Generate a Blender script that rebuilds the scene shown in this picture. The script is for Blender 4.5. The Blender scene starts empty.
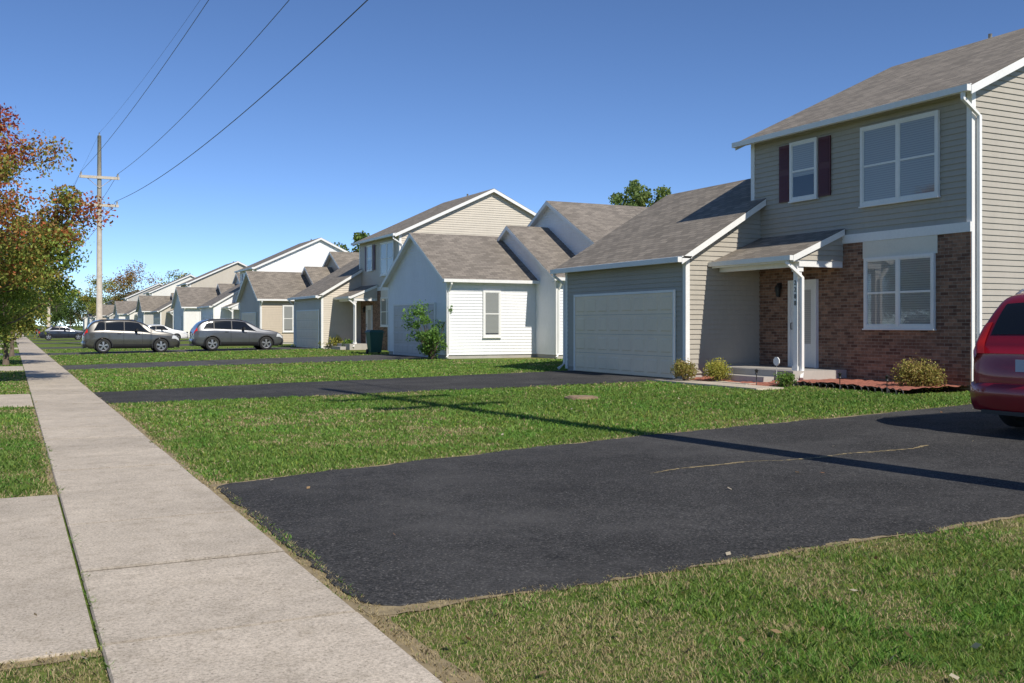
import bpy, math, random
import numpy as np
from mathutils import Vector, Matrix
random.seed(7); RNG=np.random.default_rng(11)
scene=bpy.context.scene
COL=scene.collection
EYE=1.55
TH=math.atan(500/995); CT=math.cos(TH); ST=math.sin(TH)

# ------------------------------------------------------------ materials
def new_mat(name):
    m=bpy.data.materials.new(name); m.use_nodes=True
    nt=m.node_tree; nt.nodes.clear()
    out=nt.nodes.new('ShaderNodeOutputMaterial'); b=nt.nodes.new('ShaderNodeBsdfPrincipled')
    nt.links.new(b.outputs[0],out.inputs[0])
    return m,nt,b,out
def N(nt,t,**kw):
    n=nt.nodes.new(t)
    for k,v in kw.items():
        if k in n.inputs: n.inputs[k].default_value=v
        else: setattr(n,k,v)
    return n
def coords(nt,kind='Object',scale=None):
    tc=N(nt,'ShaderNodeTexCoord')
    if scale is None: return tc.outputs[kind]
    mp=N(nt,'ShaderNodeMapping'); mp.inputs['Scale'].default_value=scale
    nt.links.new(tc.outputs[kind],mp.inputs[0]); return mp.outputs[0]
def geo_pos(nt,scale=(1,1,1)):
    g=N(nt,'ShaderNodeNewGeometry'); mp=N(nt,'ShaderNodeMapping'); mp.inputs['Scale'].default_value=scale
    nt.links.new(g.outputs['Position'],mp.inputs[0]); return mp.outputs[0]
def ramp(nt,src,stops):
    r=N(nt,'ShaderNodeValToRGB'); el=r.color_ramp.elements
    while len(el)<len(stops): el.new(0.5)
    for e,(p,c) in zip(el,stops):
        e.position=p; e.color=(*c,1) if len(c)==3 else c
    nt.links.new(src,r.inputs[0]); return r.outputs[0]
def noise(nt,vec,scale,detail=4,rough=.6):
    n=N(nt,'ShaderNodeTexNoise'); n.inputs['Scale'].default_value=scale; n.inputs['Detail'].default_value=detail; n.inputs['Roughness'].default_value=rough
    nt.links.new(vec,n.inputs['Vector']); return n.outputs['Fac']
def mix(nt,fac,a,b,mode='MIX'):
    m=N(nt,'ShaderNodeMix',data_type='RGBA',blend_type=mode)
    for s,v in ((0,fac),(6,a),(7,b)):
        if isinstance(v,(int,float)): m.inputs[s].default_value=v
        elif isinstance(v,tuple): m.inputs[s].default_value=(*v,1)
        else: nt.links.new(v,m.inputs[s])
    return m.outputs[2]
def bump(nt,h,b,strength=.3,dist=.01):
    n=N(nt,'ShaderNodeBump'); n.inputs['Strength'].default_value=strength; n.inputs['Distance'].default_value=dist
    nt.links.new(h,n.inputs['Height']); nt.links.new(n.outputs[0],b.inputs['Normal'])
def mul(c,k): return tuple(min(1,x*k) for x in c)
_mc={}
def paint(name,c,rough=.5,var=.12,scale=1.5,metallic=0,spec=.5,streak=False):
    key=(name,c)
    if key in _mc: return _mc[key]
    m,nt,b,o=new_mat(name)
    v=geo_pos(nt,(1,1,.3) if streak else (1,1,1))
    f=noise(nt,v,scale,5)
    col=ramp(nt,f,[(.3,mul(c,1-var)),(.7,mul(c,1+var))])
    f2=noise(nt,v,scale*14,2)
    col=mix(nt,.18,col,ramp(nt,f2,[(.3,mul(c,.8)),(.7,mul(c,1.15))]))
    nt.links.new(col,b.inputs['Base Color']); b.inputs['Roughness'].default_value=rough; b.inputs['Metallic'].default_value=metallic
    b.inputs['Specular IOR Level'].default_value=spec
    _mc[key]=m; return m
def shingle(name,c):
    m,nt,b,o=new_mat(name)
    uv=coords(nt,'UV')
    br=N(nt,'ShaderNodeTexBrick'); nt.links.new(uv,br.inputs['Vector'])
    br.offset=.43; br.inputs['Scale'].default_value=1; br.inputs['Brick Width'].default_value=.31; br.inputs['Row Height'].default_value=.14
    br.inputs['Mortar Size'].default_value=.009; br.inputs['Mortar Smooth'].default_value=.3; br.inputs['Bias'].default_value=-.1
    br.inputs['Color1'].default_value=(*mul(c,.76),1); br.inputs['Color2'].default_value=(*mul(c,1.24),1); br.inputs['Mortar'].default_value=(*mul(c,.45),1)
    f=noise(nt,uv,.5,5); f2=noise(nt,uv,60,2)
    st=N(nt,'ShaderNodeMapping'); st.inputs['Scale'].default_value=(2.2,.25,1); nt.links.new(uv,st.inputs[0])
    f3=noise(nt,st.outputs[0],1.2,4)
    col=mix(nt,.55,br.outputs['Color'],ramp(nt,f,[(.3,(.82,.82,.82)),(.7,(1.1,1.1,1.1))]),'MULTIPLY')
    col=mix(nt,.5,col,ramp(nt,f3,[(.3,(.82,.82,.83)),(.65,(1.08,1.08,1.07))]),'MULTIPLY')
    col=mix(nt,.5,col,ramp(nt,f2,[(.3,(.6,.6,.6)),(.7,(1.3,1.3,1.3))]),'MULTIPLY')
    nt.links.new(col,b.inputs['Base Color']); b.inputs['Roughness'].default_value=.92
    bump(nt,br.outputs['Fac'],b,-.5,.01); return m
def brickmat():
    m,nt,b,o=new_mat('brick')
    uv=coords(nt,'UV')
    br=N(nt,'ShaderNodeTexBrick'); nt.links.new(uv,br.inputs['Vector'])
    br.inputs['Scale'].default_value=1; br.inputs['Brick Width'].default_value=.205; br.inputs['Row Height'].default_value=.070
    br.inputs['Mortar Size'].default_value=.006; br.inputs['Mortar Smooth'].default_value=.2; br.inputs['Bias'].default_value=-.05
    br.inputs['Color1'].default_value=(.115,.056,.038,1); br.inputs['Color2'].default_value=(.31,.175,.115,1); br.inputs['Mortar'].default_value=(.27,.22,.175,1)
    f=noise(nt,uv,9,3); f4=noise(nt,uv,1.2,3)
    col=mix(nt,.8,br.outputs['Color'],ramp(nt,f,[(.3,(.70,.70,.70)),(.7,(1.28,1.26,1.22))]),'MULTIPLY')
    col=mix(nt,.6,col,ramp(nt,f4,[(.3,(.8,.78,.76)),(.7,(1.12,1.12,1.12))]),'MULTIPLY')
    nt.links.new(col,b.inputs['Base Color']); b.inputs['Roughness'].default_value=.9
    bump(nt,br.outputs['Fac'],b,-.6,.008); return m
def asphaltmat(name,c,speck=1.0):
    m,nt,b,o=new_mat(name)
    v=geo_pos(nt)
    f=noise(nt,v,.7,6,.65); f2=noise(nt,v,48,4,.85); f3=noise(nt,v,9,4,.7)
    col=ramp(nt,f,[(.3,mul(c,.78)),(.7,mul(c,1.3))])
    col=mix(nt,1.0*speck,col,ramp(nt,f2,[(.36,(.30,.30,.30)),(.5,(.92,.92,.92)),(.58,(1.65,1.62,1.58)),(.68,(3.3,3.15,2.95))]),'MULTIPLY')
    col=mix(nt,.7,col,ramp(nt,f3,[(.3,(.65,.65,.65)),(.7,(1.35,1.35,1.35))]),'MULTIPLY')
    vo=N(nt,'ShaderNodeTexVoronoi'); vo.inputs['Scale'].default_value=42; nt.links.new(v,vo.inputs['Vector'])
    sp=ramp(nt,vo.outputs['Distance'],[(.0,(1,1,1)),(.23,(1,1,1)),(.31,(0,0,0))])
    wn=N(nt,'ShaderNodeTexWhiteNoise'); nt.links.new(vo.outputs['Position'],wn.inputs[0])
    sel=ramp(nt,wn.outputs[0],[(.74,(0,0,0)),(.84,(.85,.85,.85))])
    fac=mix(nt,1.0,sp,sel,'MULTIPLY')
    col=mix(nt,fac,col,(.21,.20,.185))
    f5=noise(nt,v,.45,5,.7); d=ramp(nt,f5,[(.48,(0,0,0)),(.72,(.5,.5,.5))])
    col=mix(nt,d,col,(.125,.12,.113))
    nt.links.new(col,b.inputs['Base Color']); b.inputs['Roughness'].default_value=.92; b.inputs['Specular IOR Level'].default_value=.25
    bump(nt,f2,b,1.0,.011); return m
def concretemat(name,c):
    m,nt,b,o=new_mat(name)
    v=geo_pos(nt)
    f=noise(nt,v,.9,6,.65); f2=noise(nt,v,60,4,.85); f3=noise(nt,v,5,6,.75)
    at=N(nt,'ShaderNodeAttribute',attribute_name='tint')
    col=ramp(nt,f,[(.3,mul(c,.84)),(.7,mul(c,1.12))])
    col=mix(nt,.9,col,ramp(nt,f2,[(.35,(.50,.49,.47)),(.5,(.98,.98,.98)),(.68,(1.3,1.3,1.3))]),'MULTIPLY')
    col=mix(nt,.6,col,ramp(nt,f3,[(.30,(.64,.62,.57)),(.50,(.97,.97,.97)),(.7,(1.08,1.08,1.08))]),'MULTIPLY')
    vo=N(nt,'ShaderNodeTexVoronoi'); vo.inputs['Scale'].default_value=26; nt.links.new(v,vo.inputs['Vector'])
    sp=ramp(nt,vo.outputs['Distance'],[(.0,(1,1,1)),(.12,(1,1,1)),(.2,(0,0,0))])
    wn=N(nt,'ShaderNodeTexWhiteNoise'); nt.links.new(vo.outputs['Position'],wn.inputs[0])
    sel=ramp(nt,wn.outputs[0],[(.82,(0,0,0)),(.86,(.7,.7,.7))])
    col=mix(nt,mix(nt,1.0,sp,sel,'MULTIPLY'),col,(.13,.11,.09))
    col=mix(nt,1.0,col,at.outputs['Color'],'MULTIPLY')
    nt.links.new(col,b.inputs['Base Color']); b.inputs['Roughness'].default_value=.92; b.inputs['Specular IOR Level'].default_value=.25
    bump(nt,f2,b,.6,.005); return m
def vcolmat(name,rough=.7,trans=0.0,spec=.3):
    m,nt,b,o=new_mat(name)
    at=N(nt,'ShaderNodeAttribute',attribute_name='col')
    nt.links.new(at.outputs['Color'],b.inputs['Base Color']); b.inputs['Roughness'].default_value=rough
    b.inputs['Specular IOR Level'].default_value=spec
    if trans>0:
        tr=N(nt,'ShaderNodeBsdfTranslucent'); nt.links.new(at.outputs['Color'],tr.inputs[0])
        mx=N(nt,'ShaderNodeMixShader'); mx.inputs[0].default_value=trans
        nt.links.new(b.outputs[0],mx.inputs[1]); nt.links.new(tr.outputs[0],mx.inputs[2]); nt.links.new(mx.outputs[0],o.inputs[0])
    return m
def glassmat(name,tint=(.02,.025,.03),clear=True):
    m,nt,b,o=new_mat(name)
    if clear:
        t=N(nt,'ShaderNodeBsdfTransparent'); t.inputs[0].default_value=(.82,.85,.87,1)
        g=N(nt,'ShaderNodeBsdfGlossy'); g.inputs['Roughness'].default_value=.03
        lw=N(nt,'ShaderNodeLayerWeight'); lw.inputs[0].default_value=.5
        fc=ramp(nt,lw.outputs['Facing'],[(0,(.06,.06,.06)),(.5,(.12,.12,.12)),(.8,(.3,.3,.3)),(1,(.9,.9,.9))])
        mx=N(nt,'ShaderNodeMixShader'); nt.links.new(fc,mx.inputs[0]); nt.links.new(t.outputs[0],mx.inputs[1]); nt.links.new(g.outputs[0],mx.inputs[2])
        nt.links.new(mx.outputs[0],o.inputs[0])
    else:
        b.inputs['Base Color'].default_value=(*tint,1); b.inputs['Roughness'].default_value=.06; b.inputs['Specular IOR Level'].default_value=.45
    return m
def blindmat():
    m,nt,b,o=new_mat('window_blind')
    v=geo_pos(nt); s=N(nt,'ShaderNodeSeparateXYZ'); nt.links.new(v,s.inputs[0])
    mm=N(nt,'ShaderNodeMath',operation='MULTIPLY'); mm.inputs[1].default_value=20; nt.links.new(s.outputs[2],mm.inputs[0])
    fr=N(nt,'ShaderNodeMath',operation='FRACT'); nt.links.new(mm.outputs[0],fr.inputs[0])
    col=ramp(nt,fr.outputs[0],[(0,(.22,.21,.20)),(.25,(.52,.50,.46)),(1,(.42,.40,.37))])
    nt.links.new(col,b.inputs['Base Color']); b.inputs['Roughness'].default_value=.6; bump(nt,fr.outputs[0],b,.5,.01); return m
def carpaint(name,c,metal=.4):
    m,nt,b,o=new_mat(name)
    f=noise(nt,geo_pos(nt),3,3)
    nt.links.new(ramp(nt,f,[(.3,mul(c,.92)),(.7,mul(c,1.08))]),b.inputs['Base Color'])
    b.inputs['Metallic'].default_value=metal; b.inputs['Roughness'].default_value=.32; b.inputs['Coat Weight'].default_value=.7; b.inputs['Coat Roughness'].default_value=.04
    return m

M_white=paint('white_vinyl_trim',(.78,.77,.74),.45,.05)
M_cream=paint('cream_trim',(.72,.67,.57),.5,.06)
M_fnd=paint('concrete_foundation',(.40,.375,.34),.9,.15)
M_brick=brickmat()
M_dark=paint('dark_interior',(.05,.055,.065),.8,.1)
M_glass=glassmat('window_glass'); M_blind=blindmat()
M_maroon=paint('maroon_shutter_paint',(.085,.015,.018),.5,.1)
M_black=paint('black_metal',(.02,.02,.02),.45,.1)
M_gdoor=paint('garage_door_paint',(.84,.69,.50),.5,.05)
M_gdoorw=paint('garage_door_grey_paint',(.52,.50,.48),.5,.06)
M_wood=paint('weathered_pole_wood',(.50,.44,.36),.9,.2,3)
M_bark=paint('bark',(.12,.09,.065),.95,.35,6)
M_leaf=vcolmat('leaves',.55,.35); M_grassb=vcolmat('grass_blades',.6,.3,.25)
M_autoglass=glassmat('vehicle_glass',(.010,.012,.015),False)
M_tyre=paint('tyre_rubber',(.018,.018,.018),.8,.15)
M_rim=paint('alloy_rim',(.40,.40,.41),.35,.05,metallic=.8)
M_blackpl=paint('black_plastic_trim',(.02,.02,.022),.5,.1)
M_red=paint('red_lamp_lens',(.62,.020,.012),.12,.05); M_lamp=paint('clear_lamp_lens',(.6,.62,.65),.1,.05)
M_plate=paint('licence_plate_metal',(.42,.45,.50),.4,.05)
ROOF_BR=shingle('brown_asphalt_shingles',(.260,.224,.180)); ROOF_GR=shingle('grey_brown_asphalt_shingles',(.245,.213,.178))
M_asph=asphaltmat('sealed_asphalt',(.047,.046,.045)); M_asph2=asphaltmat('aged_asphalt',(.080,.077,.073),.6)
M_conc=concretemat('weathered_concrete',(.575,.50,.405))
M_soil=paint('dry_soil_and_thatch',(.28,.22,.125),.95,.4,9)

# ------------------------------------------------------------ mesh helpers
class MB:
    def __init__(s): s.v=[];s.f=[];s.uv=[];s.m=[];s.smooth=[]
    def add(s,pts,uv=None,m=0,sm=False):
        i=len(s.v); s.v+= [tuple(p) for p in pts]; s.f.append(tuple(range(i,i+len(pts)))); s.uv.append(uv); s.m.append(m); s.smooth.append(sm)
    def box(s,x0,x1,y0,y1,z0,z1,m=0):
        p=lambda a,b,c:(a,b,c)
        A=[p(x0,y0,z0),p(x1,y0,z0),p(x1,y1,z0),p(x0,y1,z0),p(x0,y0,z1),p(x1,y0,z1),p(x1,y1,z1),p(x0,y1,z1)]
        W=x1-x0;D=y1-y0;H=z1-z0
        for idx,uv in (((0,3,2,1),((0,0),(0,D),(W,D),(W,0))),((4,5,6,7),((0,0),(W,0),(W,D),(0,D))),
            ((0,1,5,4),((x0,z0),(x1,z0),(x1,z1),(x0,z1))),((2,3,7,6),((x1,z0),(x0,z0),(x0,z1),(x1,z1))),
            ((1,2,6,5),((y0,z0),(y1,z0),(y1,z1),(y0,z1))),((3,0,4,7),((y1,z0),(y0,z0),(y0,z1),(y1,z1)))):
            s.add([A[i] for i in idx],uv,m)
    def beam(s,p,q,h,t,m=0):
        p=Vector(p);q=Vector(q);t=Vector(t);d=Vector((0,0,-h))
        A=[p,q,q+d,p+d]; B=[a+t for a in A]
        s.add(A,m=m);s.add(B[::-1],m=m)
        for i in range(4):
            j=(i+1)%4; s.add([A[j],A[i],B[i],B[j]],m=m)
    def tube(s,pts,r,n=6,m=0,sm=True,rs=None):
        pts=[Vector(p) for p in pts]; rings=[]
        for i,p in enumerate(pts):
            a=pts[max(i-1,0)];b=pts[min(i+1,len(pts)-1)]; d=(b-a).normalized()
            ref=Vector((0,0,1)) if abs(d.z)<.95 else Vector((1,0,0))
            u=d.cross(ref).normalized(); w=d.cross(u).normalized(); rr=rs[i] if rs else r
            rings.append([p+(u*math.cos(2*math.pi*(k+.5)/n)+w*math.sin(2*math.pi*(k+.5)/n))*rr for k in range(n)])
        for a,b in zip(rings,rings[1:]):
            for k in range(n):
                j=(k+1)%n; s.add([a[k],a[j],b[j],b[k]],m=m,sm=sm)
        s.add(rings[0],m=m);s.add(rings[-1][::-1],m=m)
    def slab(s,a,b,c,d,t=.09,m=0,mb=1):
        a,b,c,d=map(Vector,(a,b,c,d)); W=(b-a).length; u=(b-a)/W
        def uv(p): q=p-a; x=q.dot(u); return (x,math.sqrt(max(q.length_squared-x*x,0)))
        dn=Vector((0,0,-t))
        s.add([a,b,c,d],[uv(p) for p in (a,b,c,d)],m)
        L=[p+dn for p in (a,b,c,d)]; s.add(L[::-1],m=mb)
        T=[a,b,c,d]
        for i in range(4):
            j=(i+1)%4; s.add([T[j],T[i],L[i],L[j]],m=m)
    def lap(s,o,u,n,poly,pitch=.122,m=0):
        zs=[p[1] for p in poly]; z0=min(zs); z1=max(zs)
        def ext(z):
            xs=[]
            for i in range(len(poly)):
                (a,za),(b,zb)=poly[i],poly[(i+1)%len(poly)]
                if abs(za-zb)<1e-6:
                    if abs(z-za)<1e-6: xs+=[a,b]
                elif min(za,zb)-1e-6<=z<=max(za,zb)+1e-6: xs.append(a+(b-a)*(z-za)/(zb-za))
            return (min(xs),max(xs)) if xs else None
        P=lambda q,z,off:(o[0]+u[0]*q+n[0]*off,o[1]+u[1]*q+n[1]*off,z)
        k=int(math.ceil((z1-z0)/pitch)); 
        for i in range(k):
            a=z0+i*pitch; b=min(z0+(i+1)*pitch,z1)
            ea=ext(a); eb=ext(b)
            if not ea or not eb: continue
            s.add([P(ea[0],a,.026),P(ea[1],a,.026),P(eb[1],b,.003),P(eb[0],b,.003)],m=m)
            s.add([P(ea[0],a,.001),P(ea[1],a,.001),P(ea[1],a,.026),P(ea[0],a,.026)],m=m)
    def flat(s,o,u,n,poly,m=0):
        s.add([(o[0]+u[0]*q+n[0]*.003,o[1]+u[1]*q+n[1]*.003,z) for q,z in poly],m=m)
    def obj(s,name,mats,parent=None,loc=(0,0,0),rotz=0):
        me=bpy.data.meshes.new(name); me.from_pydata(s.v,[],s.f); 
        for m in (mats if isinstance(mats,(list,tuple)) else [mats]): me.materials.append(m)
        me.polygons.foreach_set('material_index',s.m); me.polygons.foreach_set('use_smooth',s.smooth)
        if any(u is not None for u in s.uv):
            ul=me.uv_layers.new(name='UVMap'); arr=[]
            for f,u in zip(s.f,s.uv):
                for k in range(len(f)): arr+= list(u[k]) if u is not None else [0,0]
            ul.data.foreach_set('uv',arr)
        me.update()
        if any(s.smooth):
            import bmesh
            bm=bmesh.new(); bm.from_mesh(me); bmesh.ops.remove_doubles(bm,verts=bm.verts,dist=.0004); bm.to_mesh(me); bm.free()
        return link(name,me,parent,loc,rotz)
def link(name,data,parent=None,loc=(0,0,0),rotz=0):
    o=bpy.data.objects.new(name,data); COL.objects.link(o)
    if parent: o.parent=parent
    o.location=loc; o.rotation_euler=(0,0,rotz); return o
def root(name,label,cat,loc,group=None,rotz=0):
    o=link(name,None,None,loc,rotz); o.empty_display_size=.3; o['label']=label; o['category']=cat
    if group:o['group']=group
    return o
def tag(o,label=None,cat=None,kind=None,group=None):
    if label:o['label']=label
    if cat:o['category']=cat
    if kind:o['kind']=kind
    if group:o['group']=group
    return o
def npmesh(name,V,k,colors,mat,parent=None,loc=(0,0,0)):
    n=V.shape[0]; me=bpy.data.meshes.new(name)
    me.vertices.add(n*k); me.vertices.foreach_set('co',V.reshape(-1).astype(np.float32))
    me.loops.add(n*k); me.loops.foreach_set('vertex_index',np.arange(n*k,dtype=np.int32))
    me.polygons.add(n); me.polygons.foreach_set('loop_start',np.arange(0,n*k,k,dtype=np.int32)); me.polygons.foreach_set('loop_total',np.full(n,k,dtype=np.int32))
    me.update(calc_edges=True)
    ca=me.color_attributes.new('col','FLOAT_COLOR','POINT')
    c=np.ones((n,k,4),np.float32); c[:,:,:3]=colors if colors.ndim==3 else colors[:,None,:]
    ca.data.foreach_set('color',c.reshape(-1)); me.materials.append(mat)
    return link(name,me,parent,loc)
_H=RNG.random((256,256))
def vnoise(x,y,s=1.0):
    x=x*s;y=y*s; xi=np.floor(x).astype(int); yi=np.floor(y).astype(int); fx=x-xi;fy=y-yi
    fx=fx*fx*(3-2*fx);fy=fy*fy*(3-2*fy); g=lambda a,b:_H[a&255,b&255]
    return (g(xi,yi)*(1-fx)+g(xi+1,yi)*fx)*(1-fy)+(g(xi,yi+1)*(1-fx)+g(xi+1,yi+1)*fx)*fy
def gz(x):
    return np.interp(x,[2,16],[0,.2])

# ------------------------------------------------------------ ground, street, drives
def groundmat():
    m,nt,b,o=new_mat('lawn_turf')
    v=geo_pos(nt)
    f=noise(nt,v,.35,6,.6); f2=noise(nt,v,3,6,.7); f3=noise(nt,v,30,4,.7)
    col=ramp(nt,f,[(.3,(.105,.168,.032)),(.52,(.140,.205,.044)),(.68,(.235,.225,.085))])
    col=mix(nt,.8,col,ramp(nt,f2,[(.25,(.55,.6,.5)),(.5,(1,1,1)),(.75,(1.5,1.3,1.1))]),'MULTIPLY')
    col=mix(nt,.8,col,ramp(nt,f3,[(.3,(.5,.5,.5)),(.7,(1.5,1.45,1.3))]),'MULTIPLY')
    nt.links.new(col,b.inputs['Base Color']); b.inputs['Roughness'].default_value=.95; b.inputs['Specular IOR Level'].default_value=.1
    bump(nt,f3,b,.8,.05); return m
M_ground=groundmat()
g=MB()
prof=[(-900,0),(-10.9,0),(-10.9,-.13),(-3.3,-.13),(-3.3,0),(2,0),(16,.2),(60,.2),(900,.2)]
ys=[-150,0,60,150,400,1500]
for (xa,za),(xb,zb) in zip(prof,prof[1:]):
    for y0,y1 in zip(ys,ys[1:]):
        g.add([(xa,y0,za),(xb,y0,zb),(xb,y1,zb),(xa,y1,za)])
tag(g.obj('ground',M_ground),kind='structure')
r=MB(); r.add([(-10.75,-150,-.126),(-3.45,-150,-.126),(-3.45,1200,-.126),(-10.75,1200,-.126)])
r.add([(-7.15,-150,-.122),(-7.03,-150,-.122),(-7.03,1200,-.122),(-7.15,1200,-.122)],m=1)
tag(r.obj('road',[M_asph2,paint('yellow_road_line',(.6,.42,.08),.7)]),kind='structure')
def tinted(ob,tints,per):
    me=ob.data; ca=me.color_attributes.new('tint','FLOAT_COLOR','CORNER'); arr=[]
    for p in me.polygons:
        t=tints[p.index//per] if per else 1.0
        arr+= [t,t*.995,t*.985,1]*p.loop_total
    ca.data.foreach_set('color',arr)
k=MB()
for x0,x1 in ((-3.46,-3.28),(-10.92,-10.74)):
    k.box(x0,x1,-150,700,-.15,.012)
o=tag(k.obj('kerb',M_conc),kind='structure'); tinted(o,None,0)

DR=[dict(p=[(1.78,5.13,9.88),(4,5.1,10.35),(7.4,5.1,10.95),(15,5.0,11.7),(26,5.0,11.9)],m=0),
    dict(p=[(1.68,21.0,24.6),(6,20.5,25.2),(14.85,20.25,25.7)],m=0)]
A_Y=[13.7,48.8,82.5,117,151,185,219,253]; B_Y=[36.6,70.4,104.5,138.5,172.5,206.5,240]
for y in B_Y: DR.append(dict(p=[(1.68,y+.9,y+4.8),(6,y+.8,y+5.8),(15.5,y+.7,y+6.6)],m=1))
for y in A_Y[1:]: DR.append(dict(p=[(1.68,y+7.2,y+11),(6,y+6.9,y+11.6),(15.7,y+6.7,y+12)],m=1))
for i,d in enumerate(DR):
    P=np.array(d['p']); n=int((P[-1,0]-P[0,0])/(.04 if i<2 else .6)); xs=np.linspace(P[0,0],P[-1,0],n)
    amp=.07 if i<2 else .05
    nz=lambda k:(vnoise(xs,xs*0+k,1.7)-.5)*amp*2+(vnoise(xs,xs*0+k+3,8)-.5)*amp*.7+(vnoise(xs,xs*0+k+5,22)-.5)*amp*.5
    yn=np.interp(xs,P[:,0],P[:,1])+nz(i*7)
    yf=np.interp(xs,P[:,0],P[:,2])+nz(i*9+50)
    if i==0:
        yn+=.12*np.exp(-(xs-xs[0])/.12); yf-=.12*np.exp(-(xs-xs[0])/.12)
    mb=MB()
    for a in range(n-1):
        z0=gz(xs[a])+.014; z1=gz(xs[a+1])+.014
        mb.add([(xs[a],yn[a],z0),(xs[a+1],yn[a+1],z1),(xs[a+1],yf[a+1],z1),(xs[a],yf[a],z0)])
        mb.add([(xs[a],yn[a],z0-.03),(xs[a+1],yn[a+1],z1-.03),(xs[a+1],yn[a+1],z1),(xs[a],yn[a],z0)])
        mb.add([(xs[a],yf[a],z0-.03),(xs[a+1],yf[a+1],z1-.03),(xs[a+1],yf[a+1],z1),(xs[a],yf[a],z0)])
    m_=60; yy=np.linspace(yn[0],yf[0],m_); ex=xs[0]-.015-.05*vnoise(yy,yy*0+i,5)-.03*vnoise(yy,yy*0+i,19); ex[0]=ex[-1]=xs[0]
    z0=gz(xs[0])+.014
    for a in range(m_-1):
        mb.add([(xs[0],yy[a],z0),(xs[0],yy[a+1],z0),(ex[a+1],yy[a+1],z0),(ex[a],yy[a],z0)])
        mb.add([(ex[a],yy[a],z0-.03),(ex[a+1],yy[a+1],z0-.03),(ex[a+1],yy[a+1],z0),(ex[a],yy[a],z0)])
    tag(mb.obj('driveway',M_asph if d['m']==0 else M_asph2),kind='structure')
    d['P']=P
so_=MB()
def strip(fn,t0,t1,n,wa,wb,z=.005):
    ts=np.linspace(t0,t1,n); prev=None
    for t in ts:
        (x,y),(nx_,ny_)=fn(t); w2=wa+(wb-wa)*float(vnoise(np.array([t]),np.array([wb*31]),3)[0]*.7+vnoise(np.array([t]),np.array([wb*77]),11)[0]*.3)
        a=(x,y,float(gz(x))+z); b=(x+nx_*w2,y+ny_*w2,float(gz(x+nx_*w2))+z)
        if prev: so_.add([prev[0],a,b,prev[1]])
        prev=(a,b)
strip(lambda t:((1.64,t),(1,0)),5.0,10.1,160,.16,.22)
strip(lambda t:((1.64,t),(1,0)),10.1,21,300,.03,.14)
strip(lambda t:((1.64,t),(1,0)),3.0,5.0,90,.06,.22)
strip(lambda t:((t,5.25),(0,-1)),1.7,14,420,.15,.24,.008)
strip(lambda t:((t,float(np.interp(t,DR[0]['P'][:,0],DR[0]['P'][:,2]))-.12),(0,1)),1.7,15,420,.12,.20,.008)
strip(lambda t:((.40,t),(-1,0)),9.9,20.3,260,.04,.10)
strip(lambda t:((t,5.14),(0,-1)),-3,.38,90,.08,.18)
strip(lambda t:((t,9.85),(0,1)),-3,.38,90,.06,.14)
tag(so_.obj('bare_soil',M_soil),kind='structure')
ck=MB(); pts=[]
def crackline(x0,y0,x1,y1,n,seed,wm,amp=.35,thin=()):
    pts=[(x0+(x1-x0)*t+(random.random()-.5)*.04, y0+(y1-y0)*t+(vnoise(np.array([t*9]),np.array([float(seed)]))[0]-.5)*amp+(random.random()-.5)*.02) for t in np.linspace(0,1,n)]
    for a,(p,q) in enumerate(zip(pts,pts[1:])):
        w=wm*(.25+1.3*random.random())*min(1,.25+a/25)
        if any(g0<a<g1 for g0,g1 in thin): w*=.35
        za=gz(p[0])+.0185; zb=gz(q[0])+.0185
        ck.add([(p[0],p[1]-w,za),(q[0],q[1]-w,zb),(q[0],q[1]+w,zb),(p[0],p[1]+w,za)])
crackline(5.7,8.35,9.7,8.25,120,3,.022,.18,((38,52),(70,76)))
tag(ck.obj('driveway_crack',paint('crack_filled_with_dry_weeds',(.32,.25,.13),.95,.4,14)),kind='structure')

sw=MB(); tints=[]
rr=random.Random(3)
SW0,SW1=.38,1.65
joints=[]
yy=5.12-1.58*7
while yy<420: joints.append(yy); yy+=1.58
for a,b in zip(joints,joints[1:]):
    t=.87+.16*rr.random(); tints+=[t]*2; gp=.008; dz=.022+rr.random()*.010; e=.018
    x0,x1,y0,y1=SW0,SW1,a+gp,b-gp
    O=[(x0,y0),(x1,y0),(x1,y1),(x0,y1)]; I=[(x0+e*.6,y0+e),(x1-e*.6,y0+e),(x1-e*.6,y1-e),(x0+e*.6,y1-e)]
    sw.add([(p[0],p[1],dz) for p in I])
    for q in range(4):
        q2=(q+1)%4
        sw.add([(*O[q],dz-.009),(*O[q2],dz-.009),(*I[q2],dz),(*I[q],dz)])
        sw.add([(*O[q],-.08),(*O[q2],-.08),(*O[q2],dz-.009),(*O[q],dz-.009)])
tt=[]
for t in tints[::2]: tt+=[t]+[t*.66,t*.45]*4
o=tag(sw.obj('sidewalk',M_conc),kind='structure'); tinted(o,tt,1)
jb=MB(); jb.add([(SW0,-3,.0055),(SW1,-3,.0055),(SW1,200,.0055),(SW0,200,.0055)])
tag(jb.obj('sidewalk_joint_dirt',paint('joint_dirt',(.05,.04,.025),.95,.3,9)),kind='structure')
for i,d in enumerate(DR):
    P=d['p'][0]; ap=MB(); tt=[]
    ya,yb=(P[1]-.03,P[2]+.0)
    for xa,xb in ((-1.52,SW0-.016),(-3.26,-1.535)):
        fl=.0 if xa>-2 else .45
        z0=.019
        pl=[(xa,ya-fl),(xb,ya),(xb,yb),(xa,yb+fl)]
        top=[(p[0],p[1],z0) for p in pl]; bot=[(p[0],p[1],-.05) for p in pl]
        ap.add(top)
        for q in range(4): ap.add([bot[q],bot[(q+1)%4],top[(q+1)%4],top[q]])
        tt.append(.93+.1*rr.random())
    o=tag(ap.obj('driveway_apron',M_conc),kind='structure'); tinted(o,tt,5)
wk=MB(); tt=[]
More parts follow.
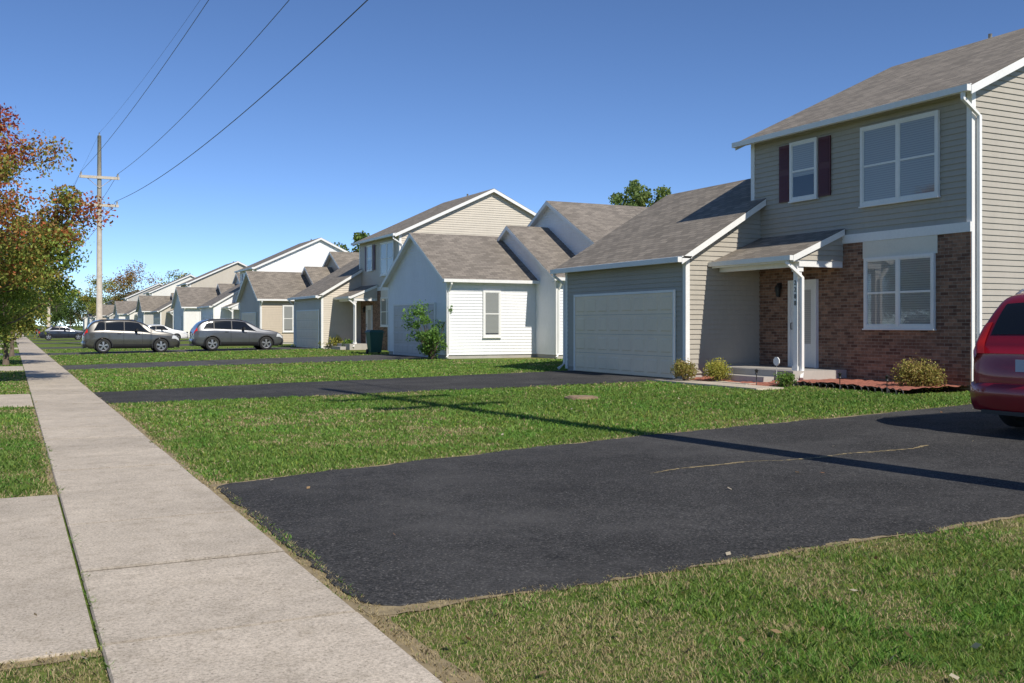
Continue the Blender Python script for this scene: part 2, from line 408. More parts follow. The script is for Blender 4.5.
for a in range(3):
    y1_=20.15-a*1.25; wk.box(14.0,14.75,y1_-1.24,y1_,.1,.215); tt.append(.95+.05*a)
wk.box(14.77,15.18,17.65,18.9,.1,.225); tt.append(1)
o=tag(wk.obj('front_walk',M_conc),kind='structure'); tinted(o,tt,6)

# ------------------------------------------------------------ house parts
def window(parent,x,y,z,w,h,face,style='double',blind=1.0,trim=.07,label=None):
    rot=0 if face=='side' else -math.pi/2
    W=link('window',None,parent,(x,y,z),rot)
    if label: W['label']=label
    f=MB(); hw=w/2
    f.box(-hw,-hw+trim,-.065,-.0,0,h); f.box(hw-trim,hw,-.065,0,0,h)
    f.box(-hw+trim,hw-trim,-.0645,0,h-trim,h); f.box(-hw+trim,hw-trim,-.0645,0,0,trim)
    n=2 if style=='double' else 1
    iw=(w-2*trim)
    if n==2: f.box(-.04,.04,-.06,0,trim,h-trim)
    for k in range(n):
        a=-hw+trim+k*(iw/2+.04*(1 if k else 0)); b=a+(iw/2-.04 if n==2 else iw)
        mid=trim+(h-2*trim)*.5
        f.box(a,b,-.052,0,mid-.022,mid+.022)
        for (c0,c1) in ((a,a+.025),(b-.025,b)): f.box(c0,c1,-.05,0,trim,h-trim)
        f.box(a+.025,b-.025,-.049,0,trim,trim+.03); f.box(a+.025,b-.025,-.049,0,h-trim-.025,h-trim)
    f.obj('window_frame',M_white,W)
    s=MB(); s.box(-hw-.02,hw+.02,-.09,-.002,-.03,-.001); s.obj('window_sill',M_white,W)
    p=MB(); p.add([(-hw+trim,-.045,trim),(hw-trim,-.045,trim),(hw-trim,-.045,h-trim),(-hw+trim,-.045,h-trim)]); p.obj('window_glass',M_glass,W)
    bz=h-trim-(h-2*trim)*blind
    q=MB(); q.add([(-hw+trim,-.034,bz),(hw-trim,-.034,bz),(hw-trim,-.034,h-trim),(-hw+trim,-.034,h-trim)],m=0)
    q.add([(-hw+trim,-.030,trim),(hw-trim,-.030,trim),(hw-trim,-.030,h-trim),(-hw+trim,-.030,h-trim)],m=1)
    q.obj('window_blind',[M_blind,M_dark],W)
    return W
def shutter(parent,x,y,z,w,h):
    s=MB(); s.box(-w/2,w/2,-.05,-.019,0,h)
    n=int(h/.07)
    for i in range(n):
        a=.05+i*(h-.1)/n
        if abs(a-h/2)<.05: continue
        s.add([(-w/2+.04,-.062,a),(w/2-.04,-.062,a),(w/2-.04,-.051,a+.06),(-w/2+.04,-.051,a+.06)])
    s.obj('shutter',M_maroon,parent,(x,y,z),-math.pi/2)
def garage_door(parent,x,y0,y1,z,h,mat,detail=True,cols=8):
    w=y1-y0; d=MB()
    d.box(-w/2,w/2,-.035,.0,0,h)
    if detail:
        rows=4; rh=h/rows; cw=w/cols
        for r_ in range(rows):
            for c in range(cols):
                a=-w/2+c*cw+.07; b=a+cw-.14; z0=r_*rh+.09; z1=(r_+1)*rh-.09; e=.03
                O=[(a,-.0355,z0),(b,-.0355,z0),(b,-.0355,z1),(a,-.0355,z1)]
                I=[(a+e,-.048,z0+e),(b-e,-.048,z0+e),(b-e,-.048,z1-e),(a+e,-.048,z1-e)]
                d.add(I)
                for q in range(4): d.add([O[q],O[(q+1)%4],I[(q+1)%4],I[q]])
            if r_: d.box(-w/2,w/2,-.0358,-.034,r_*rh-.005,r_*rh+.005,m=1)
    D=d.obj('garage_door',[mat,M_fnd],parent,(x,(y0+y1)/2,z),-math.pi/2)
    f=MB(); t=.065
    f.box(-w/2-t,-w/2-.001,-.055,0,0,h+t); f.box(w/2+.001,w/2+t,-.055,0,0,h+t); f.box(-w/2-.001,w/2+.001,-.0545,0,h+.002,h+t)
    f.obj('garage_door_trim',M_white,parent,(x,(y0+y1)/2,z),-math.pi/2)
def downspout(parent,pts,mat=None):
    m=MB(); m.tube(pts,.05,4,sm=False); m.obj('downspout',mat or M_white,parent)

def house_A(ox,oy,c_side,roofm,label,gd,brick=True,detail=True,number=None,trimm=None,gutm=None):
    H=root('house',label,'house',(ox,oy,.2),'houses along the street')
    T=trimm or M_white; sid=paint('vinyl_siding',c_side,.55,.05,.8,streak=True); G=gutm or T
    w=MB(); L=w.lap if detail else (lambda o,u,n,p,pitch=.11,m=0:w.flat(o,u,n,p,m))
    D,Wd,zt,pk=10.6,6.6,6.17,8.68
    zf=.25
    L((0,0),(1,0),(0,-1),[(0,zf),(D,zf),(D,zt),(D/2,pk-.05),(0,zt)])
    L((0,0),(0,1),(-1,0),[(0,3.42),(Wd,3.42),(Wd,zt),(0,zt)])
    L((0,Wd),(1,0),(0,1),[(0,zf),(D,zf),(D,zt),(D/2,pk-.05),(0,zt)])
    w.flat((D,0),(0,1),(1,0),[(0,zf),(Wd,zf),(Wd,zt),(0,zt)])
    if not brick: L((0,0),(0,1),(-1,0),[(0,zf),(Wd,zf),(Wd,3.2),(0,3.2)])
    gx0,gx1,gy0,gy1,gt,rx,rz=-2.35,5.35,6.3,12.2,3.08,1.5,5.42
    L((gx0,gy0),(1,0),(0,-1),[(0,.15),(-gx0,.15),(-gx0,gt+(-gx0)*.6),(0,gt)])
    L((gx0,gy0),(0,1),(-1,0),[(0,.12),(gy1-gy0,.12),(gy1-gy0,gt),(0,gt)])
    L((gx0,gy1),(1,0),(0,1),[(0,.12),(gx1-gx0,.12),(gx1-gx0,gt),(rx-gx0,rz-.05),(0,gt)])
    w.flat((gx1,Wd),(0,1),(1,0),[(0,0),(gy1-Wd,0),(gy1-Wd,gt),(0,gt)])
    w.obj('siding_wall',sid,H)
    f=MB(); f.box(0.02,D-.02,.02,Wd-.02,-.2,.25); f.box(gx0+.02,gx1-.02,gy0+.02,gy1-.02,-.2,.13); f.obj('foundation',M_fnd,H)
    if brick:
        b=MB()
        b.box(-.045,.05,-.012,Wd-.3,-.2,3.22); b.obj('brick_wall',M_brick,H)
        p=MB(); p.box(-.062,-.04,.78,2.80,2.84,3.22); p.obj('cream_panel',M_cream,H)
    t=MB(); e=.034
    t.box(-.075,.0,-.03,Wd-.3,3.222,3.42)
    t.box(-e,.08,-e,-.001,.2,zt-.01); t.box(-e,-.001,-.001,.09,3.42,zt-.01)
    t.box(-e,-.001,Wd-.1,Wd+e,3.42,zt-.01)
    t.box(gx0-e,gx0+.09,gy0-e,gy0-.001,.05,gt); t.box(gx0-e,gx0-.001,gy0-.001,gy0+.09,.05,gt)
    t.box(gx0-e,gx0-.001,gy1-.09,gy1+e,.05,gt)
    ov=.35; ez=zt-ov*.47
    t.box(-ov,0,-.25,Wd+.25,zt-.12,zt-.06)
    t.box(gx0-.3,gx0,gy0-.25,gy1+.25,gt-.1,gt-.05)
    def rake(y,th,x0,z0,xr,zr,x1,z1,h=.17):
        t.beam((x0,y,z0),(xr,y,zr),h,(0,th,0)); t.beam((xr,y,zr),(x1,y,z1),h,(0,th,0))
    k=.47; mr=pk+.06
    rake(-.25,-.03,-ov,mr-.02-(D/2+ov)*k,D/2,mr-.02,D+ov,mr-.02-(D/2+ov)*k)
    rake(Wd+.25,.03,-ov,mr-.02-(D/2+ov)*k,D/2,mr-.02,D+ov,mr-.02-(D/2+ov)*k)
    kg=.6; gr=rz+.08
    t.beam((gx0-.3,gy0-.22,gr-.02-(rx-gx0+.3)*kg),(-.03,gy0-.22,gr-.02-(rx+.03)*kg),.16,(0,-.03,0))
    rake(gy1+.25,.03,gx0-.3,gr-.02-(rx-gx0+.3)*kg,rx,gr-.02,gx1+.3,gr-.02-(gx1+.3-rx)*kg)
    t.obj('trim',T,H)
    r=MB()
    e0=mr-(D/2+ov)*k
    r.slab((-ov,-.27,e0),(-ov,Wd+.27,e0),(D/2,Wd+.27,mr),(D/2,-.27,mr))
    r.slab((D+ov,Wd+.27,e0),(D+ov,-.27,e0),(D/2,-.27,mr),(D/2,Wd+.27,mr))
    r.obj('roof',[roofm,M_white],H)
    r=MB(); ge=gr-(rx-gx0+.3)*kg
    r.slab((gx0-.3,gy0-.24,ge),(gx0-.3,gy1+.27,ge),(-.03,gy1+.27,gr-(rx+.03)*kg),(-.03,gy0-.24,gr-(rx+.03)*kg))
    r.slab((-.03,Wd+.02,gr-(rx+.03)*kg),(-.03,gy1+.27,gr-(rx+.03)*kg),(rx,gy1+.27,gr),(rx,Wd+.02,gr))
    r.slab((gx1+.3,gy1+.27,gr-(gx1+.3-rx)*kg),(gx1+.3,Wd+.02,gr-(gx1+.3-rx)*kg),(rx,Wd+.02,gr),(rx,gy1+.27,gr))
    r.obj('garage_roof',[roofm,M_white],H)
    gt_=MB(); gt_.box(-ov-.12,-ov,-.27,Wd+.27,e0-.13,e0-.005); gt_.obj('gutter',G,H)
    gt_=MB(); gt_.box(gx0-.42,gx0-.3,gy0-.24,gy1+.27,ge-.13,ge-.005); gt_.obj('gutter',G,H)
    v=MB(); v.tube([(D/2+.3,3.9,mr-.3),(D/2+.3,3.9,mr+.20)],.05,8); v.obj('vent_pipe',M_fnd,H)
    downspout(H,[(-ov-.05,-.12,e0-.1),(-ov-.05,-.12,e0-.25),(.10,-.10,e0-.55),(.10,-.10,.25),(-.05,-.32,.08)])
    downspout(H,[(gx0-.36,gy1+.12,ge-.1),(gx0-.36,gy1+.12,ge-.2),(gx0-.03,gy1-.12+.2,ge-.45),(gx0-.03,gy1+.08,.2),(gx0-.25,gy1+.08,.05)])
    window(H,-.024,1.8,4.02,2.12,1.78,'front','double',1.0,.075)
    window(H,-.024,4.68,4.38,.92,1.45,'front','single',.6,.07)
    window(H,-.046,1.78,1.27,1.90,1.58,'front','double',1.0,.07)
    shutter(H,-.008,4.0,4.40,.38,1.4); shutter(H,-.008,5.36,4.40,.38,1.4)
    garage_door(H,gx0-.024,gy0+.45,gy1-.6,.02,2.15,gd,detail)
    px=-1.6; pz=2.92; pp=px+.24
    pr=MB(); pk2=.42
    pr.slab((px,3.35,pz),(px,gy0-.035,pz),(-.05,gy0-.035,pz+1.55*pk2),(-.05,3.35,pz+1.55*pk2),.07)
    pr.obj('porch_roof',[roofm,M_white],H)
    pt=MB(); pt.box(pp,pp+.14,3.42,gy0-.05,pz-.25,pz-.141); pt.box(pp+.14,-.05,3.42,3.52,pz-.25,pz-.141)
    pt.box(px+.02,-.05,3.42,gy0-.05,pz-.14,pz-.10); pt.box(px+.0,px+.02,3.38,gy0-.05,pz-.16,pz-.075)
    pt.beam((px,3.37,pz-.01),(-.06,3.37,pz-.01+1.54*pk2),.14,(0,-.03,0)); pt.box(px-.1,px-.001,3.35,gy0-.04,pz-.12,pz-.01)
    pt.obj('porch_trim',T,H)
    pw=MB(); (pw.lap if detail else pw.flat)((px+.1,3.42),(1,0),(0,-1),[(0,pz-.10),(1.45,pz-.10),(1.45,pz-.08+1.45*pk2)]); pw.obj('porch_gable',sid,H)
    po=MB(); po.box(pp,pp+.13,3.48,3.61,.32,pz-.25); po.box(pp-.025,pp+.155,3.455,3.635,.321,.42); po.box(pp-.025,pp+.155,3.455,3.635,pz-.36,pz-.25)
    po.obj('porch_post',M_white,H)
    downspout(H,[(px-.05,3.5,pz-.08),(px-.05,3.5,pz-.18),(px+.05,3.46,pz-.26),(pp+.06,3.40,pz-.50),(pp+.06,3.40,.36),(pp-.1,3.24,.15)])
    ps=MB(); ps.box(px-.05,-.05,3.3,gy0-.03,-.1,.32); ps.box(px-.40,px-.052,3.9,5.5,-.1,.17); ps.obj('porch_floor',M_fnd,H)
    dr=MB(); dr.box(-.09,-.046,4.26,5.08,.33,2.36,m=0); 
    dr.box(-.13,-.046,4.19,4.26,.325,2.44); dr.box(-.13,-.046,5.08,5.15,.325,2.44); dr.box(-.1295,-.046,4.26,5.08,2.36,2.44)
    Dd=dr.obj('front_door',M_white,H)
    dg=MB(); dg.add([(-.093,4.40,.9),(-.093,4.94,.9),(-.093,4.94,2.20),(-.093,4.40,2.20)]); dg.obj('door_glass',M_blind,Dd)
    dh=MB(); dh.tube([(-.11,5.02,1.25),(-.15,5.02,1.25),(-.15,5.02,1.4),(-.11,5.02,1.4)],.012,6); dh.obj('door_handle',M_black,Dd)
    ln=MB(); ln.box(-.13,-.046,5.46,5.54,2.25,2.4); ln.tube([(-.13,5.5,2.05),(-.13,5.5,2.28)],.07,6,sm=False,rs=[.05,.085]); ln.tube([(-.13,5.5,2.28),(-.13,5.5,2.38)],.07,6,sm=False,rs=[.1,.02]); ln.obj('porch_lantern',M_black,H)
    if number:
        for i,ch in enumerate(number):
            cu=bpy.data.curves.new('txt','FONT'); cu.body=ch; cu.size=.145; cu.extrude=.004; cu.align_x='CENTER'
            to=bpy.data.objects.new('txt',cu); COL.objects.link(to); bpy.context.view_layer.update()
            me=bpy.data.meshes.new_from_object(to); bpy.data.objects.remove(to)
            me.transform(Matrix(((0,0,-1,0),(-1,0,0,0),(0,1,0,0),(0,0,0,1)))); me.materials.clear(); me.materials.append(M_black)
            n_=link('house_number_digit',me,H,(pp-.007,3.545,2.26-i*.155))
    return H

def house_B(ox,oy,c_side,roofm,label,gd,detail=True,trimm=None):
    H=root('house',label,'house',(ox,oy,.2),'houses along the street')
    T=trimm or M_white; sid=paint('vinyl_siding',c_side,.55,.05,.8,streak=True)
    w=MB(); L=w.lap if detail else (lambda o,u,n,p,pitch=.11,m=0:w.flat(o,u,n,p,m))
    t=MB(); r=MB(); f=MB()
    def block(x0,x1,y0,y1,zt,k,zb=.15,farx=True):
        ym=(y0+y1)/2; hw=ym-y0; pk=zt+hw*k
        L((x0,y0),(0,1),(-1,0),[(0,zb),(y1-y0,zb),(y1-y0,zt),(hw,pk),(0,zt)])
        L((x0,y0),(1,0),(0,-1),[(0,zb),(x1-x0,zb),(x1-x0,zt),(0,zt)])
        L((x0,y1),(1,0),(0,1),[(0,zb),(x1-x0,zb),(x1-x0,zt),(0,zt)])
        w.flat((x1,y0),(0,1),(1,0),[(0,zb),(y1-y0,zb),(y1-y0,zt),(hw,pk),(0,zt)])
        f.box(x0+.02,x1-.02,y0+.02,y1-.02,-.2,zb)
        e=.034; t.box(x0-e,x0+.09,y0-e,y0-.001,zb,zt-.02); t.box(x0-e,x0-.001,y0-.001,y0+.09,zb,zt-.02); t.box(x0-e,x0-.001,y1-.09,y1+e,zb,zt-.02)
        ov=.28; R=pk+.09; E=R-(hw+ov)*k
        r.slab((x1,y0-ov,E),(x0-.28,y0-ov,E),(x0-.28,ym,R),(x1,ym,R))
        r.slab((x0-.28,y1+ov,E),(x1,y1+ov,E),(x1,ym,R),(x0-.28,ym,R))
        t.beam((x0-.26,y0-ov,E-.02),(x0-.26,ym,R-.02),.17,(-.03,0,0)); t.beam((x0-.26,ym,R-.02),(x0-.26,y1+ov,E-.02),.17,(-.03,0,0))
        t.box(x0-.2,x1,y0-ov+.02,y0,E-.03-.07,E-.095); t.box(x0-.29,x1,y0-ov-.11,y0-ov-.001,E-.13,E-.005)
        return E
    E1=block(0,6.0,0,6.9,3.25,.57)
    E2=block(4.0,9,-1.75,6.15,3.32,.575)
    E3=block(5.8,11.4,-2.25,6.0,4.55,.53)
    w.obj('siding_wall',sid,H); f.obj('foundation',M_fnd,H); t.obj('trim',T,H); r.obj('roof',[roofm,M_white],H)
    garage_door(H,-.024,1.2,6.0,.02,2.2,gd,detail)
    window(H,1.95,-.024,.85,.8,1.9,'side','single',.95,.08)
    downspout(H,[(4.1,-2.0,E2-.1),(4.1,-2.0,E2-.2),(4.08,-1.80,E2-.5),(4.08,-1.80,.2),(3.9,-1.95,.05)])
    downspout(H,[(.05,-.33,E1-.1),(.05,-.33,E1-.2),(.05,-.06,E1-.5),(.05,-.06,.2),(-.1,-.2,.05)])
    return H

taupe=(.395,.36,.30)
house_A(17.2,13.7,taupe,ROOF_BR,'two-storey taupe house with brick ground floor, porch and garage',M_gdoor,True,True,'2288')
house_B(15.5,36.6,(.80,.80,.80),ROOF_GR,'white split-level house with gabled garage wing',M_gdoorw)
house_A(18.0,48.8,(.56,.50,.41),ROOF_BR,'two-storey beige house with attached garage',M_gdoor,True)
house_B(15.6,70.4,(.50,.42,.32),ROOF_BR,'tan split-level house with gabled garage wing',M_gdoor)
house_A(18.0,82.5,(.80,.80,.78),ROOF_GR,'two-storey white house with attached garage',M_white,False)
house_B(15.5,104.5,(.76,.74,.70),ROOF_GR,'off-white split-level house with gabled garage wing',M_white,False)
house_A(18.0,117,(.52,.47,.39),ROOF_BR,'two-storey beige house further down the street',M_gdoor,False,False)
for i,y in enumerate(B_Y[3:]): house_B(15.5,y,[(.46,.44,.40),(.74,.72,.68),(.5,.43,.35),(.65,.65,.62)][i],[ROOF_BR,ROOF_GR][i%2],'distant split-level house with shingle roof',M_white,False)
for i,y in enumerate(A_Y[4:]): house_A(18.0,y,[(.72,.70,.64),(.46,.44,.4),(.65,.6,.51),(.74,.74,.72)][i],[ROOF_GR,ROOF_BR][i%2],'distant two-storey house with shingle roof',M_white,False,False)

# ------------------------------------------------------------ foliage
def leaf_quads(C,size,rng):
    n=len(C); a=rng.normal(size=(n,3)); a/=np.linalg.norm(a,axis=1)[:,None]; b=np.cross(a,rng.normal(size=(n,3))); b/=np.linalg.norm(b,axis=1)[:,None]
    s=(size*(.6+.8*rng.random(n)))[:,None]
    V=np.stack([C-a*s*.5,C+b*s*.32,C+a*s*.5,C-b*s*.32],axis=1); return V
def foliage(name,centres,radii,nleaf,size,colfn,parent,rng,flat=.8):
    k=rng.integers(0,len(centres),nleaf); c=centres[k]; d=rng.normal(size=(nleaf,3)); d/=np.linalg.norm(d,axis=1)[:,None]
    rad=radii[k]*(rng.random(nleaf)**.45)*(.85+.4*rng.random(nleaf))
    P=c+d*rad[:,None]*np.array([1,1,flat]); V=leaf_quads(P,size,rng)
    return npmesh(name,V,4,colfn(P,k,rng),M_leaf,parent)
def tree(label,x,y,h,crown_z0,rx,palette,nleaf,size,seed,nclump=40,cr=.55,shape=1.0,trunk=.12,name='tree',group=None,hw_=.55,kw_=.7,sh=-.12):
    rng=np.random.default_rng(seed); R=root(name,label,'tree',(x,y,float(gz(x))),group)
    zc=(crown_z0+h)/2; rz=(h-crown_z0)/2
    cs=[];tries=0
    while len(cs)<nclump and tries<5000:
        tries+=1
        p=rng.uniform(-1,1,3); q=np.linalg.norm(p)
        if q>1 or q<.25: continue
        wz=1-.45*max(p[2],0)*shape-.25*max(-p[2],0)
        cs.append([p[0]*rx*wz,p[1]*rx*wz,zc+p[2]*rz])
    cs=np.array(cs); rad=cr*(.6+.8*rng.random(len(cs)))
    t=MB()
    nseg=7; tx=0;ty=0; pts=[];rs=[]
    for i in range(nseg+1):
        f_=i/nseg; pts.append((tx,ty,f_*h*.82-.05)); rs.append(trunk*(1-.8*f_)*(1.35 if i==0 else 1)); tx+=rng.normal()*.05*h/8; ty+=rng.normal()*.05*h/8
    t.tube(pts,trunk,8,rs=rs); t.obj('trunk',M_bark,R)
    b=MB()
    for c in cs:
        f_=max(.12,min(.95,(c[2]-.35*math.hypot(c[0],c[1])-.3)/(h*.82))); i=min(int(f_*nseg),nseg-1); p=Vector(pts[i]).lerp(Vector(pts[i+1]),f_*nseg-i)
        m=p.lerp(Vector(c),.5)+Vector((0,0,-.08*rx)); r0=trunk*.32*(1-.6*f_)
        b.tube([p,m,Vector(c)],.02,5,rs=[r0,r0*.6,r0*.2])
    b.obj('branches',M_bark,R)
    pal=np.array(palette); ck=rng.random(len(cs))
    def colfn(P,k,rng):
        hgt=(P[:,2]-crown_z0)/(h-crown_z0); u=np.clip(ck[k]*kw_+hgt*hw_+sh+rng.normal(size=len(P))*.12,0,.999)
        c=pal[(u*len(pal)).astype(int)]; return c*(.55+.9*rng.random(len(P)))[:,None]
    foliage('crown',cs,rad,nleaf,size,colfn,R,rng)
    return R
GREEN=[(.08,.13,.03),(.10,.16,.035),(.14,.20,.045)]
LGREEN=[(.14,.21,.06),(.18,.25,.075),(.24,.30,.09)]
MAPLE=[(.18,.26,.045),(.23,.30,.06),(.28,.29,.06),(.36,.20,.06),(.44,.13,.055),(.38,.085,.045)]
YEL=[(.17,.24,.045),(.22,.28,.055),(.32,.30,.065),(.40,.33,.065)]
ORG=[(.13,.17,.04),(.22,.20,.05),(.31,.20,.06),(.30,.16,.05)]
tree('maple turning red beside the sidewalk',-.95,29.5,7.35,.9,3.1,MAPLE,52000,.090,5,96,.66,.9,.13,'maple_tree','street trees',.85,.45,-.18)
tree('young green and yellow street tree beside the sidewalk',-.2,43,5.6,.7,2.1,YEL,16000,.11,9,44,.6,.8,.1,'street_tree','street trees')
tree('small orange street tree beside the sidewalk',.0,54,6.0,2.0,2.3,ORG,11000,.12,12,32,.6,.8,.1,'street_tree','street trees')
tree('green broadleaf tree behind the houses',42.9,63.2,13.0,6.5,2.7,LGREEN,7000,.22,31,40,.62,.4,.25,'broadleaf_tree')
tree('green broadleaf tree behind the houses',34,107,11.8,4,4,GREEN,5000,.35,22,28,1.1,.8,.25,'broadleaf_tree')
for i,(tx_,ty_,hh,pal) in enumerate([(22,215,13.5,ORG),(17,232,12,YEL),(28,200,11.5,YEL),(12,250,11,GREEN),(6,170,7,GREEN),(1.0,140,6.5,GREEN),(0,90,5,YEL),(.2,118,5.5,GREEN)]):
    tree('distant street tree with autumn leaves' if i>3 else 'tall autumn tree beyond the houses',tx_,ty_,hh,1.5 if hh<8 else 3,hh*.4,pal,5000,.32 if hh>8 else .22,40+i,28,hh*.13,.6,.15,'autumn_tree')
rng=np.random.default_rng(77); n=190
fc=np.stack([rng.uniform(-60,90,n),rng.uniform(285,330,n),rng.uniform(2,9,n)],1); fr=rng.uniform(2,3.6,n)
def fcol(P,k,rng):
    pal=np.array([(.10,.14,.06),(.12,.16,.06),(.15,.17,.07),(.20,.17,.08)]); return pal[(k*7)%4]*(.6+.8*rng.random(len(P)))[:,None]
o=foliage('distant_wood',fc,fr,34000,.8,fcol,None,rng); tag(o,'distant line of trees at the end of the street','trees','stuff')

def shrub(label,x,y,w,h,pal,n,size,seed,zb=None,name='shrub',mound=False,upright=False):
    rng=np.random.default_rng(seed); R=root(name,label,'bush',(x,y,float(gz(x)) if zb is None else zb))
    m=14
    if mound:
        a=rng.random(m)*6.28; q=np.sqrt(rng.random(m))*w*.26; cs=np.stack([np.cos(a)*q,np.sin(a)*q,h*(.35+.35*(1-(q/(w*.26))**2))],1); rad=np.full(m,w*.24)*(.85+.3*rng.random(m))
    elif upright:
        m=44; t=rng.random(m); a=rng.random(m)*6.28; q=w*(.10+.46*t**.9)*np.sqrt(rng.random(m))*(1.15-.5*t**3)
        cs=np.stack([np.cos(a)*q,np.sin(a)*q,h*(.10+.86*t)],1); rad=w*.10*(.6+.8*rng.random(m))
    else:
        cs=np.stack([rng.normal(size=m)*w*.2,rng.normal(size=m)*w*.2,h*(.25+.55*rng.random(m))],1); rad=w*.2*(.7+.6*rng.random(m))
    if not upright: cs[:,2]=np.minimum(cs[:,2],h-rad*.8)
    pal=np.array(pal)
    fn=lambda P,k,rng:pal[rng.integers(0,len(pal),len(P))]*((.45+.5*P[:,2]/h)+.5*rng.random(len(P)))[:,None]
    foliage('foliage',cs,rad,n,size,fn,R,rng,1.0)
    s=MB()
    for c in cs: s.tube([(0,0,-.03),(c[0]*.5,c[1]*.5,c[2]*.5),tuple(c)],.01,4,rs=[.014,.01,.004])
    s.obj('stems',M_bark,R); return R
YG=[(.42,.39,.07),(.46,.41,.09),(.29,.33,.06)]
GR=[(.10,.20,.03),(.14,.25,.05),(.20,.28,.06)]
OL=[(.29,.28,.06),(.33,.29,.08),(.30,.21,.07)]
shrub('golden-green mounded shrub at the garage corner',14.45,19.55,.75,.5,OL,2600,.04,1,.22,mound=True)
shrub('round golden-green shrub in front of the porch',15.0,18.95,.85,.52,YG,3000,.04,2,.22,mound=True)
shrub('low green plant beside the porch post',15.15,16.75,.65,.26,GR,1200,.04,3,.24,mound=True)
shrub('olive-gold mounded shrub in front of the brick wall',16.3,14.25,1.15,.62,OL,4200,.045,4,.24,mound=True)
shrub('tall loose leafy green bush at the white garage corner',14.9,36.7,2.3,2.15,[(.12,.24,.04),(.17,.30,.06),(.09,.18,.035)],3800,.09,8,upright=True)
shrub('small bush beside the beige garage',16.3,54.9,1.2,.7,YG,900,.08,6)
shrub('small bush beside the beige garage',16.6,53.3,1.0,.6,GR,800,.08,7)

mb=MB(); nx,ny=26,60
bx=np.linspace(14.85,17.15,nx); by=np.linspace(13.75,20.0,ny)
def bh(x,y):
    e=min(x-14.85,1)*.12; n_=(vnoise(np.array([x]),np.array([y]),9)[0]-.5)*.04+(vnoise(np.array([x]),np.array([y]),25)[0]-.5)*.03
    return .205+e+n_
def binbed(x,y): return (x>15.45+.15*math.sin(y*.9)) or y>16.9
hz=[[bh(x,y) for y in by] for x in bx]
for i in range(nx-1):
    for j in range(ny-1):
        if not binbed(bx[i],by[j]): continue
        if by[j]>17.0 and 15.6<bx[i]: continue
        mb.add([(bx[i],by[j],hz[i][j]),(bx[i+1],by[j],hz[i+1][j]),(bx[i+1],by[j+1],hz[i+1][j+1]),(bx[i],by[j+1],hz[i][j+1])],sm=True)
tag(mb.obj('mulch_bed',paint('red_wood_mulch',(.36,.13,.085),.95,.5,14)),kind='structure')
ed=MB(); yy=13.8
while yy<16.8:
    x_=15.42+.15*math.sin(yy*.9)
    ed.tube([(x_,yy,.15),(x_,yy,.27),(x_,yy+.08,.31),(x_,yy+.16,.27),(x_,yy+.16,.15)],.012,4); yy+=.2
tag(ed.obj('garden_edging',M_black),'low black scalloped edging along a mulch bed','garden edging')
for i,(x_,y_) in enumerate([(14.9,19.95),(14.85,17.4),(15.35,15.4),(15.4,14.2)]):
    R=root('path_light','small black garden path light on a stake','garden light',(x_,y_,.2),'garden path lights')
    s=MB(); s.tube([(0,0,0),(0,0,.26)],.01,6); s.obj('stake',M_black,R)
    s=MB(); s.tube([(0,0,.25),(0,0,.33),(0,0,.335),(0,0,.37)],.03,8,rs=[.028,.032,.055,.01]); s.obj('lamp_head',M_black,R)
R=root('yard_sign','small white security sign on a thin stake','sign',(15.25,17.2,.22))
s=MB(); s.tube([(0,0,0),(0,0,.45)],.008,6); s.obj('stake',M_white,R)
s=MB(); s.tube([(-.012,0,.52),(.012,0,.52)],.10,8,sm=False); s.obj('sign_board',M_white,R)
s=MB(); cx,cy=9.9,16.7
s.tube([(cx,cy,gz(cx)-.02),(cx,cy,gz(cx)+.04)],.33,20,sm=False); s.tube([(cx,cy,gz(cx)+.038),(cx,cy,gz(cx)+.055)],.27,20,sm=False)
tag(s.obj('utility_cover',paint('rusty_concrete_cover',(.30,.21,.13),.9,.3,8)),'round tan utility cover set in the lawn','utility cover')
R=root('wheeled_bin','dark green wheeled rubbish bin beside the white garage','rubbish bin',(15.2,44.6,.2))
s=MB()
def frus(s,z0,z1,a0,a1,b0,b1):
    A=[(-a0,-b0,z0),(a0,-b0,z0),(a0,b0,z0),(-a0,b0,z0)];B=[(-a1,-b1,z1),(a1,-b1,z1),(a1,b1,z1),(-a1,b1,z1)]
    s.add(A[::-1]);s.add(B)
    for q in range(4): s.add([A[q],A[(q+1)%4],B[(q+1)%4],B[q]])
frus(s,.08,.98,.25,.33,.24,.32); frus(s,.98,1.02,.36,.36,.35,.35); M_bin=paint('green_plastic',(.02,.09,.07),.45,.1); s.obj('bin_body',M_bin,R)
s=MB(); frus(s,1.021,1.12,.37,.28,.36,.27); s.obj('lid',M_bin,R)
for sx in (-.28,.28):
    s=MB(); s.tube([(sx-.03,.24,.11),(sx+.03,.24,.11)],.11,14,sm=False); s.obj('wheel',M_tyre,R)
s=MB(); s.tube([(-.28,.36,.95),(-.28,.43,.98),(.28,.43,.98),(.28,.36,.95)],.015,6); s.obj('handle',M_bin,R)

